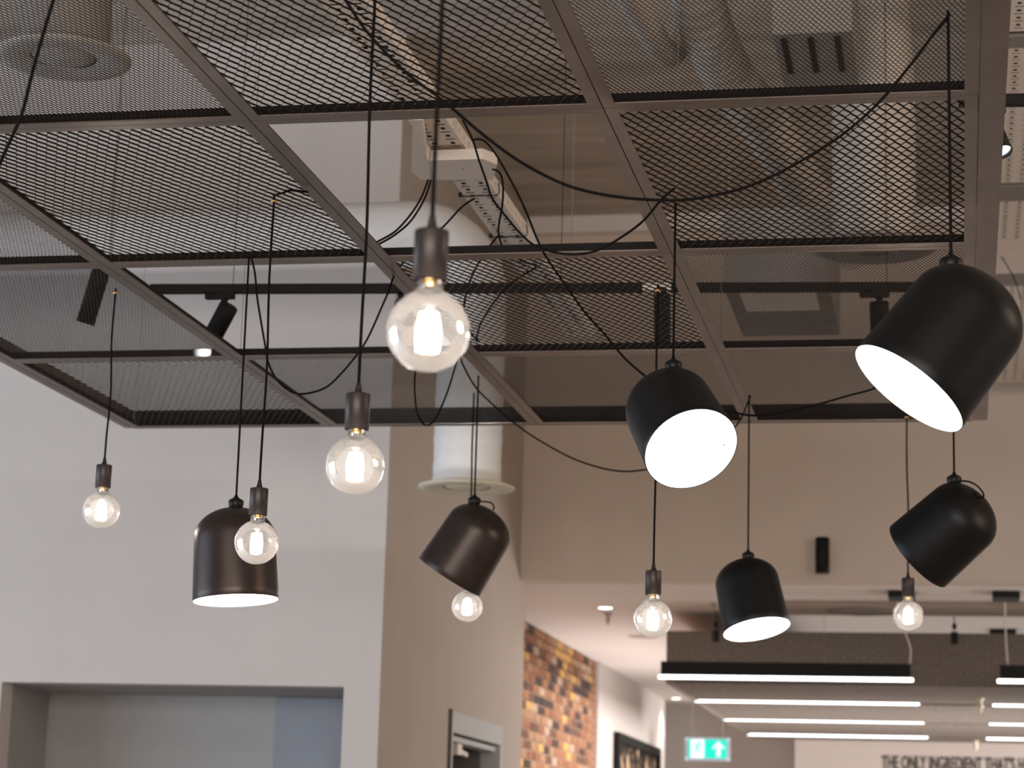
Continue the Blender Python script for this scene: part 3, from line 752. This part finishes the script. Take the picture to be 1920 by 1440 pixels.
cable('cable falling from the tray and passing behind the middle shade to the right', [(-1.4956, 6.7779, 3.5372), (-1.4573, 6.7451, 3.5236), (-1.4065, 6.6900, 3.4622), (-1.3346, 6.5908, 3.3430), (-1.2840, 6.5219, 3.2515), (-1.2467, 6.4641, 3.1754), (-1.2115, 6.4065, 3.1006), (-1.1609, 6.2789, 3.0129), (-1.1249, 6.3234, 2.9599), (-1.0940, 6.3605, 2.9159), (-1.0572, 6.4031, 2.8663), (-1.0111, 6.4487, 2.8185), (-0.9593, 6.5026, 2.7591), (-0.9062, 6.5492, 2.7152), (-0.8588, 6.7185, 2.6981), (-0.7837, 6.7736, 2.6705), (-0.6920, 6.8319, 2.6613), (-0.6148, 6.8803, 2.6551), (-0.5392, 6.9578, 2.6763), (-0.4309, 7.0653, 2.7238), (-0.3356, 7.1576, 2.7707), (-0.2545, 7.2347, 2.8100), (-0.1551, 7.3285, 2.8778), (-0.0701, 7.4145, 2.9757), (-0.0037, 7.4951, 3.1000)])
cable('looped cable dropping from the tray behind the far beam of the open frame', [(-1.4285, 6.7613, 3.4327), (-1.4074, 6.7772, 3.4246), (-1.4007, 6.8007, 3.3911), (-1.4074, 6.8336, 3.3377), (-1.4222, 6.8634, 3.2867), (-1.4270, 6.8843, 3.2522), (-1.4163, 6.9158, 3.2076)])
cable('left one of two cables running from the white box down to the left beam', [(-1.6161, 6.6832, 3.3796), (-1.6311, 6.6620, 3.3163), (-1.6569, 6.6363, 3.2543), (-1.6945, 6.6044, 3.1930), (-1.7360, 6.5730, 3.1546), (-1.7664, 6.5501, 3.1304)])
cable('right one of two cables running from the white box down to the left beam', [(-1.6079, 6.6852, 3.3782), (-1.6191, 6.6682, 3.3213), (-1.6382, 6.6488, 3.2677), (-1.6623, 6.6284, 3.2212), (-1.6997, 6.6008, 3.1767), (-1.7360, 6.5748, 3.1449), (-1.7665, 6.5528, 3.1176)])
cable('cable drooping from the cord of the left shade and up behind the large bulb', [(-2.1267, 6.5064, 3.1000), (-2.1170, 6.5285, 3.0462), (-2.1134, 6.5578, 2.9687), (-2.0983, 6.6092, 2.8382), (-2.0915, 6.6296, 2.7867), (-2.0671, 6.6543, 2.7359), (-2.0259, 6.6779, 2.7031), (-1.9854, 6.6928, 2.7006), (-1.9273, 6.7091, 2.7220), (-1.8803, 6.7182, 2.7692), (-1.8287, 6.7263, 2.8384), (-1.7976, 6.7298, 2.8952), (-1.7606, 6.7317, 2.9877), (-1.7452, 6.7325, 3.0273), (-1.7438, 6.8182, 3.1152), (-1.6910, 6.8267, 3.1865), (-1.6054, 6.8442, 3.2667), (-1.5455, 6.8549, 3.3372), (-1.5048, 6.8639, 3.3688)])
cable('short hanging loop of cable under the large bulb', [(-1.9477, 7.9904, 3.1000), (-1.8507, 7.5631, 2.9410), (-1.8658, 7.6349, 2.8894), (-1.8722, 7.7113, 2.8357), (-1.8568, 7.7668, 2.8058), (-1.8311, 7.8039, 2.8321), (-1.8106, 7.8725, 2.9277), (-1.7991, 7.9394, 3.0307), (-1.7948, 7.9822, 3.1000)])
cable('cable sagging below the far edge of the grid to the small shade cord', [(-1.7830, 7.9649, 3.1000), (-1.7688, 7.9983, 3.0590), (-1.7328, 8.0564, 2.9946), (-1.6652, 8.1295, 2.9322), (-1.6223, 8.1737, 2.8960), (-1.5345, 8.2544, 2.8396), (-1.4086, 8.3581, 2.7822), (-1.2796, 8.4503, 2.7567), (-1.1724, 8.5168, 2.7696), (-1.0140, 8.6082, 2.8241), (-0.8980, 8.6717, 2.9143), (-0.8298, 8.7093, 2.9883), (-0.7877, 8.7398, 3.1000)])
cable('cable hanging across the top left corner', [(-1.5732, 3.6324, 2.8280), (-1.6043, 3.6825, 2.8083), (-1.6393, 3.7356, 2.7785), (-1.6927, 3.8176, 2.7303), (-1.7460, 3.9033, 2.6770), (-1.7736, 3.9391, 2.6545), (-1.8196, 3.9940, 2.6196), (-1.8596, 4.0433, 2.5870)], 0.0036)
cable('cable arching above the mesh behind the large bulb', [(-1.4163, 6.9158, 3.2076), (-1.3849, 7.1269, 3.2240), (-1.3686, 7.2316, 3.2368), (-1.4760, 7.3678, 3.2189), (-1.5671, 7.5042, 3.1834), (-1.6406, 7.6386, 3.1368), (-1.6716, 7.7279, 3.1000)])
cable('second cable arching above the mesh behind the large bulb', [(-1.4325, 6.9027, 3.2539), (-1.4920, 6.9540, 3.2019), (-1.5626, 7.0874, 3.1489), (-1.6060, 7.2154, 3.0908), (-1.6533, 7.5244, 3.0910), (-1.6620, 7.7285, 3.1000)])
cable('thin pale wire curving down at the right edge', [(0.2143, 11.6128, 4.4412), (0.2452, 11.5780, 4.3886), (0.2905, 11.5224, 4.2883), (0.3146, 11.4783, 4.2066), (0.3283, 11.4401, 4.1355)], 0.003)

# ------------------------------------------------------------------ wall fitting on the header wall
sc_ = empty('wall_downlight', (-0.883, YH-0.06, 3.21), 'small black cylinder light on the beige header wall', 'wall light')
q = MB(sc_.location); q.lathe([(0.0, 0.0), (0.040, 0.0), (0.046, 0.004), (0.046, 0.236), (0.043, 0.24), (0.0, 0.24)], 32, base=(-0.883, YH-0.075, 3.215), cap=False); q.build('light_body', M['black'], sc_)
q = MB(sc_.location); q.box((-0.905, YH-0.03, 3.29), (-0.861, YH-0.0005, 3.38)); q.build('wall_bracket', M['black'], sc_)
q = MB(sc_.location); q.lathe([(0.0, 0.0), (0.030, 0.0)], 24, base=(-0.883, YH-0.075, 3.2145), cap=False); q.build('lens', M['grey_metal'], sc_)

# ------------------------------------------------------------------ back room: felt box, light tubes, ceiling fittings
fb = empty('felt_ceiling_box', (1.5, 20.0, 2.62), 'large grey brown felt ceiling box with ribbed underside', 'acoustic baffle')
fx0, fx1, fy0, fy1, fz0, fz1 = -2.16, 4.6, 17.1, 24.6, 2.655, 3.02
q = MB(fb.location); q.box((fx0, fy0, fz0-0.03), (fx1, fy0+0.04, fz1)); q.build('front_panel', M['felt'], fb)
q = MB(fb.location); q.box((fx0, fy0+0.04, fz0-0.03), (fx0+0.04, fy1, fz1)); q.build('side_panel', M['felt'], fb)
q = MB(fb.location); q.box((fx1-0.04, fy0+0.04, fz0-0.03), (fx1, fy1, fz1)); q.build('side_panel', M['felt'], fb)
q = MB(fb.location); q.box((fx0+0.04, fy0+0.04, fz0+0.02), (fx1-0.04, fy1, fz0+0.05)); q.build('backing_board', M['felt'], fb)
q = MB(fb.location)
y = fy0+0.07
rails = (18.95, 21.35, 23.75)
while y < fy1-0.06:
    if not any(abs(y+0.055-r) < 0.10 for r in rails):
        q.box((fx0+0.04, y, fz0-0.03), (fx1-0.04, y+0.11, fz0+0.02))
    y += 0.19
q.build('rib', M['felt'], fb, kind='stuff')
for x, lab in ((-1.79, 0), (-0.03, 1), (1.8, 2)):
    q = MB(fb.location); q.box((x-0.025, fy0-0.012, fz1-0.08), (x+0.025, fy0, fz1+0.01)); q.lathe([(0.004, 0), (0.004, HB-fz1-0.01)], 6, base=(x, fy0-0.006, fz1+0.01)); q.lathe([(0.016, 0), (0.016, 0.04)], 10, base=(x, fy0-0.006, fz1+0.03)); q.build('hanger_bracket', M['black'], fb)

def light_bar(x0, x1, y, z, label, body=True, canopy=True):
    o = empty('linear_light', ((x0+x1)/2, y, z), label, 'linear light', 'linear ceiling lights of the back room')
    q = MB(o.location); q.box((x0+0.03, y-0.03, z+0.006), (x1-0.03, y+0.03, z+(0.105 if body else 0.05))); q.build('housing', M['black'], o)
    q = MB(o.location)
    vs = []; fs = []; n = 12; ring = []
    for sx in (0, 1):
        for k in range(n+1):
            a = PI/2 + PI*k/n if sx == 0 else -PI/2 + PI*k/n
            ring.append(((x0+0.03 if sx == 0 else x1-0.03)+0.02*math.cos(a), y+0.02*math.sin(a)))
    m_ = len(ring)
    for zz in (z-0.018, z+0.006): vs += [(px_, py_, zz) for px_, py_ in ring]
    fs = [tuple(range(m_-1, -1, -1)), tuple(range(m_, 2*m_))] + [(k, (k+1) % m_, m_+(k+1) % m_, m_+k) for k in range(m_)]
    q.add(vs, fs); q.build('light_tube', M['tube'], o)
    return o
rowname = ['nearest row', 'second row', 'third row', 'farthest row']
ys = [16.58, 18.95, 21.35, 23.75]
for r, yy in enumerate(ys):
    o1 = light_bar(-2.16, -0.31, yy, 2.638, ['nearest long black light bar with a visible housing, left one', 'second glowing tube under the felt box, left side', 'third glowing tube under the felt box, left side', 'farthest glowing tube at the back edge of the felt box, left side'][r], r == 0)
    o2 = light_bar(0.255, 2.10, yy, 2.638, ['nearest light bar cut by the right edge of the picture', 'second glowing tube at the right edge', 'third glowing tube at the right edge', 'farthest glowing tube at the right edge'][r], r == 0)
    if r == 0:
        q = MB(o1.location); q.tube([(-0.42, 15.95, HB-0.03), (-0.40, 16.2, 3.02), (-0.34, 16.5, 2.86), (-0.345, yy, 2.745)], 0.0045, 8, 8); q.build('feed_cord', M['white_metal'], o1)
        q = MB(o1.location); q.box((-0.47, 15.72, HB-0.045), (-0.29, 15.98, HB)); q.build('canopy', M['black'], o1)
        for xx in (-1.75, -0.95):
            q = MB(o1.location); q.lathe([(0.0012, 0), (0.0012, HB-2.745)], 6, base=(xx, yy, 2.743)); q.lathe([(0.01, 0), (0.006, 0.03)], 10, base=(xx, yy, 2.743)); q.build('hanging_wire', M['grey_metal'], o1)
            q = MB(o1.location); q.lathe([(0.012, 0), (0.02, 0.02)], 10, base=(xx, yy, HB-0.02)); q.build('wire_fixing', M['grey_metal'], o1)
        q = MB(o2.location); q.tube([(0.315, 15.95, HB-0.03), (0.32, 16.2, 3.02), (0.33, 16.5, 2.86), (0.34, yy, 2.745)], 0.0055, 8, 8); q.build('feed_cord', M['white_metal'], o2)
        q = MB(o2.location); q.box((0.23, 15.72, HB-0.045), (0.41, 15.98, HB)); q.build('canopy', M['black'], o2)
q = MB((0.34, 18.3, HB-0.04)); q.box((0.24, 18.2, HB-0.04), (0.44, 18.5, HB)); tag(q.build('light_canopy', M['black']), 'flat black canopy just above the felt box at the right', 'canopy')

# ribbed panel on the ceiling in front of the felt box
rp_ = empty('ribbed_ceiling_panel', (1.0, 17.0, HB), 'ribbed brown panel on the ceiling between the header wall and the felt box', 'ceiling panel')
q = MB(rp_.location); q.box((-1.45, 16.35, HB-0.012), (4.0, 17.06, HB-0.001)); q.build('panel_board', M['beige_wall'], rp_)
q = MB(rp_.location)
y = 16.37
while y < 17.04:
    q.box((-1.45, y, HB-0.028), (4.0, y+0.03, HB-0.012)); y += 0.06
q.build('rib', M['beige_wall'], rp_, kind='stuff')

def ceiling_spot(x, y, label, s=1.0):
    o = empty('recessed_downlight', (x, y, HB-0.004), label, 'downlight', 'recessed ceiling lights of the back room')
    q = MB(o.location); q.lathe([(0.038*s, 0.0), (0.052*s, -0.003*s), (0.055*s, 0.003)], 28, base=(x, y, HB-0.004), cap=False); q.build('trim_ring', M['ceiling'], o)
    q = MB(o.location); q.lathe([(0.0, 0.0), (0.039*s, 0.0)], 24, base=(x, y, HB-0.005), cap=False); q.build('lamp_face', M['down'], o)
    d = bpy.data.lights.new('downlight_beam', 'SPOT'); d.energy = 45; d.spot_size = 2.0; d.spot_blend = 1.0; d.color = (1, 0.93, 0.85); d.shadow_soft_size = 0.04
    l = bpy.data.objects.new('downlight_beam', d); COL.objects.link(l); l.location = (x, y, HB-0.02)
ceiling_spot(-2.599, 16.892, 'lit round ceiling light nearest the brick wall corner', 1.3)
ceiling_spot(-2.45, 18.58, 'lit round ceiling light just left of the small bulb')
ceiling_spot(-3.20, 26.3, 'lit round ceiling light farthest away above the exit sign', 1.4)
def sprinkler(x, y, z, label, m, s=1.0):
    q = MB((x, y, z)); q.lathe([(0.0, 0), (0.022*s, 0), (0.024*s, -0.006*s), (0.010*s, -0.012*s), (0.009*s, -0.030*s), (0.015*s, -0.036*s), (0.013*s, -0.042*s), (0.007*s, -0.046*s), (0.007*s, -0.060*s), (0.0, -0.062*s)], 16, base=(x, y, z), cap=False)
    tag(q.build('sprinkler_head', m), label, 'sprinkler', 'sprinkler heads')
sprinkler(-2.639, 17.294, HB, 'sprinkler head on the ceiling beside the nearest round ceiling light', M['beige_wall'], 1.4)
sprinkler(0.158, 18.2, 2.640, 'pale sprinkler head under the felt box between two light tubes', M['cream'], 2.0)
sprinkler(0.16, 24.2, 2.640, 'small pale sprinkler at the far end of the felt box', M['cream'], 1.8)
q = MB((-2.6, 19.06, HB)); q.lathe([(0.0, -0.012), (0.10, -0.012), (0.13, -0.006), (0.135, 0.0)], 32, base=(-2.6, 19.06, HB), cap=False); tag(q.build('ceiling_speaker', M['beige_wall']), 'flat round ceiling disc left of the felt box', 'ceiling speaker')
q = MB((-0.68, 16.95, HB)); q.lathe([(0.0, -0.045), (0.20, -0.045), (0.25, -0.038), (0.26, -0.028)], 40, base=(-0.68, 16.75, HB), cap=False); tag(q.build('ceiling_vent', M['grey_metal']), 'flat round vent on the ribbed ceiling panel', 'vent')

# ------------------------------------------------------------------ exit sign
es = empty('exit_sign', (-2.71, 25.2, 2.40), 'lit green exit sign with a running figure and an upward arrow', 'sign')
ex0, ex1, ez0, ez1, ey = -2.965, -2.470, 2.415, 2.668, 25.2
q = MB(es.location); q.box((ex0, ey, ez0), (ex1, ey+0.05, ez1)); q.build('sign_case', M['sign_case'], es)
q = MB(es.location); q.box((ex0+0.035, ey-0.004, ez0+0.03), (ex1-0.035, ey, ez1-0.02)); q.build('green_face', M['green'], es)
# white doorway with green running figure
q = MB(es.location); q.box((ex0+0.065, ey-0.006, ez0+0.03), (ex0+0.215, ey-0.0041, ez1-0.02)); q.build('white_field', M['sign_white'], es)
fx, fz = ex0+0.14, ez0+0.135
q = MB(es.location)
q.lathe([(0.0, 0.0), (0.014, 0.0)], 14, axis=(0, -1, 0), base=(fx+0.016, ey-0.0075, fz+0.062), cap=False)
def stroke(pts, w):
    for a_, b_ in zip(pts[:-1], pts[1:]): q.bar((a_[0], ey-0.0072, a_[1]), (b_[0], ey-0.0072, b_[1]), 0.0016, w, (0, 0, 1)) if abs(a_[0]-b_[0]) > 1e-6 else q.bar((a_[0], ey-0.0072, a_[1]), (b_[0], ey-0.0072, b_[1]), w, 0.0016, (0, 1, 0))
stroke([(fx+0.010, fz+0.045), (fx-0.008, fz-0.002)], 0.022)
stroke([(fx-0.008, fz-0.002), (fx+0.020, fz-0.022), (fx+0.014, fz-0.056)], 0.012)
stroke([(fx-0.008, fz-0.002), (fx-0.020, fz-0.035), (fx-0.046, fz-0.040)], 0.012)
stroke([(fx+0.010, fz+0.040), (fx+0.034, fz+0.018), (fx+0.050, fz+0.030)], 0.009)
stroke([(fx+0.006, fz+0.040), (fx-0.024, fz+0.034), (fx-0.034, fz+0.010)], 0.009)
q.build('running_figure', M['green'], es)
q = MB(es.location)
axx, azz = ex1-0.125, ez0+0.13
P2 = [(0, 0.085), (0.062, 0.018), (0.062, -0.006), (0.022, 0.026), (0.022, -0.080), (-0.022, -0.080), (-0.022, 0.026), (-0.062, -0.006), (-0.062, 0.018)]
vs = [(axx+u, ey-0.0065, azz+v) for u, v in P2]+[(axx+u, ey-0.0041, azz+v) for u, v in P2]
n_ = len(P2)
q.add(vs, [(0, 8, 7, 6, 3, 2, 1), (6, 5, 4, 3)] + [(k, (k+1) % n_, n_+(k+1) % n_, n_+k) for k in range(n_)])
q.build('arrow', M['sign_white'], es)
for cx1 in (ex0+0.02, ex1-0.02):
    for cz1 in (ez0+0.02, ez1-0.02):
        q = MB(es.location); q.lathe([(0.0, 0.006), (0.008, 0.005), (0.010, 0.0)], 12, axis=(0, -1, 0), base=(cx1, ey, cz1), cap=False); q.build('corner_stud', M['sign_white'], es)
for xx in (ex0+0.08, ex1-0.08):
    q = MB(es.location); q.lathe([(0.0015, 0), (0.0015, HB-ez1)], 6, base=(xx, ey+0.025, ez1)); q.build('hanging_rod', M['ceiling'], es)

# ------------------------------------------------------------------ framed fretwork on the white wall
px_ = -3.365
fa = empty('framed_fretwork', (px_, 24.1, 1.5), 'black framed picture of dark branching fretwork on the white wall', 'picture')
ay0, ay1, az1, az0 = 22.55, 25.83, 2.565, 1.30
q = MB(fa.location)
for (ya, yb, za, zb) in ((ay0, ay0+0.12, az0, az1), (ay1-0.12, ay1, az0, az1), (ay0+0.12, ay1-0.12, az1-0.09, az1), (ay0+0.12, ay1-0.12, az0, az0+0.09)):
    q.box((px_, ya, za), (px_+0.06, yb, zb))
q.build('frame', M['black'], fa)
q = MB(fa.location); q.box((px_+0.001, ay0+0.12, az0+0.09), (px_+0.012, ay1-0.12, az1-0.09)); q.build('backing', M['tan'], fa)
q = MB(fa.location)
def branch(y_, z_, ang, L, w, dep):
    y2 = y_+L*math.cos(ang)*1.6; z2 = z_+L*math.sin(ang)
    y2 = min(max(y2, ay0+0.13), ay1-0.13); z2 = min(max(z2, az0+0.1), az1-0.1)
    q.bar((px_+0.02, y_, z_), (px_+0.02, y2, z2), w, 0.012, (1, 0, 0))
    if dep > 0:
        for s in (-1, 1): branch(y2, z2, ang+s*random.uniform(0.3, 0.65), L*random.uniform(0.66, 0.85), w*0.72, dep-1)
for y_, a_ in ((22.9, 1.4), (23.7, 1.7), (24.4, 1.45), (25.1, 1.6), (25.6, 1.8)): branch(y_, az0+0.1, a_, 0.42, 0.085, 4)
q.build('branches', M['art_branch'], fa)

# ------------------------------------------------------------------ wall lettering
ld = bpy.data.curves.new('wall_lettering', 'FONT')
ld.body = "THE ONLY INGREDIENT THAT'S HA"
ld.size = 0.205; ld.extrude = 0.003; ld.offset = 0.0035; ld.space_character = 1.02
lo = bpy.data.objects.new('tmp_text', ld); COL.objects.link(lo)
bpy.context.view_layer.update()
dg = bpy.context.evaluated_depsgraph_get()
lm = bpy.data.meshes.new_from_object(lo.evaluated_get(dg))
bpy.data.objects.remove(lo)
xs = [v.co.x for v in lm.vertices]; zs = [v.co.y for v in lm.vertices]
wx = 1.66/(max(xs)-min(xs)); wz = 0.16/(max(zs)-min(zs))
for v in lm.vertices:
    x, y, z = v.co; v.co = ((x-min(xs))*wx, -z, (y-min(zs))*wz)
lm.materials.clear(); lm.materials.append(M['ink'])
let = bpy.data.objects.new('wall_lettering', lm); COL.objects.link(let); let.location = (-0.872, 26.596, 2.425)
tag(let, 'line of narrow black capital letters on the white end wall', 'lettering')
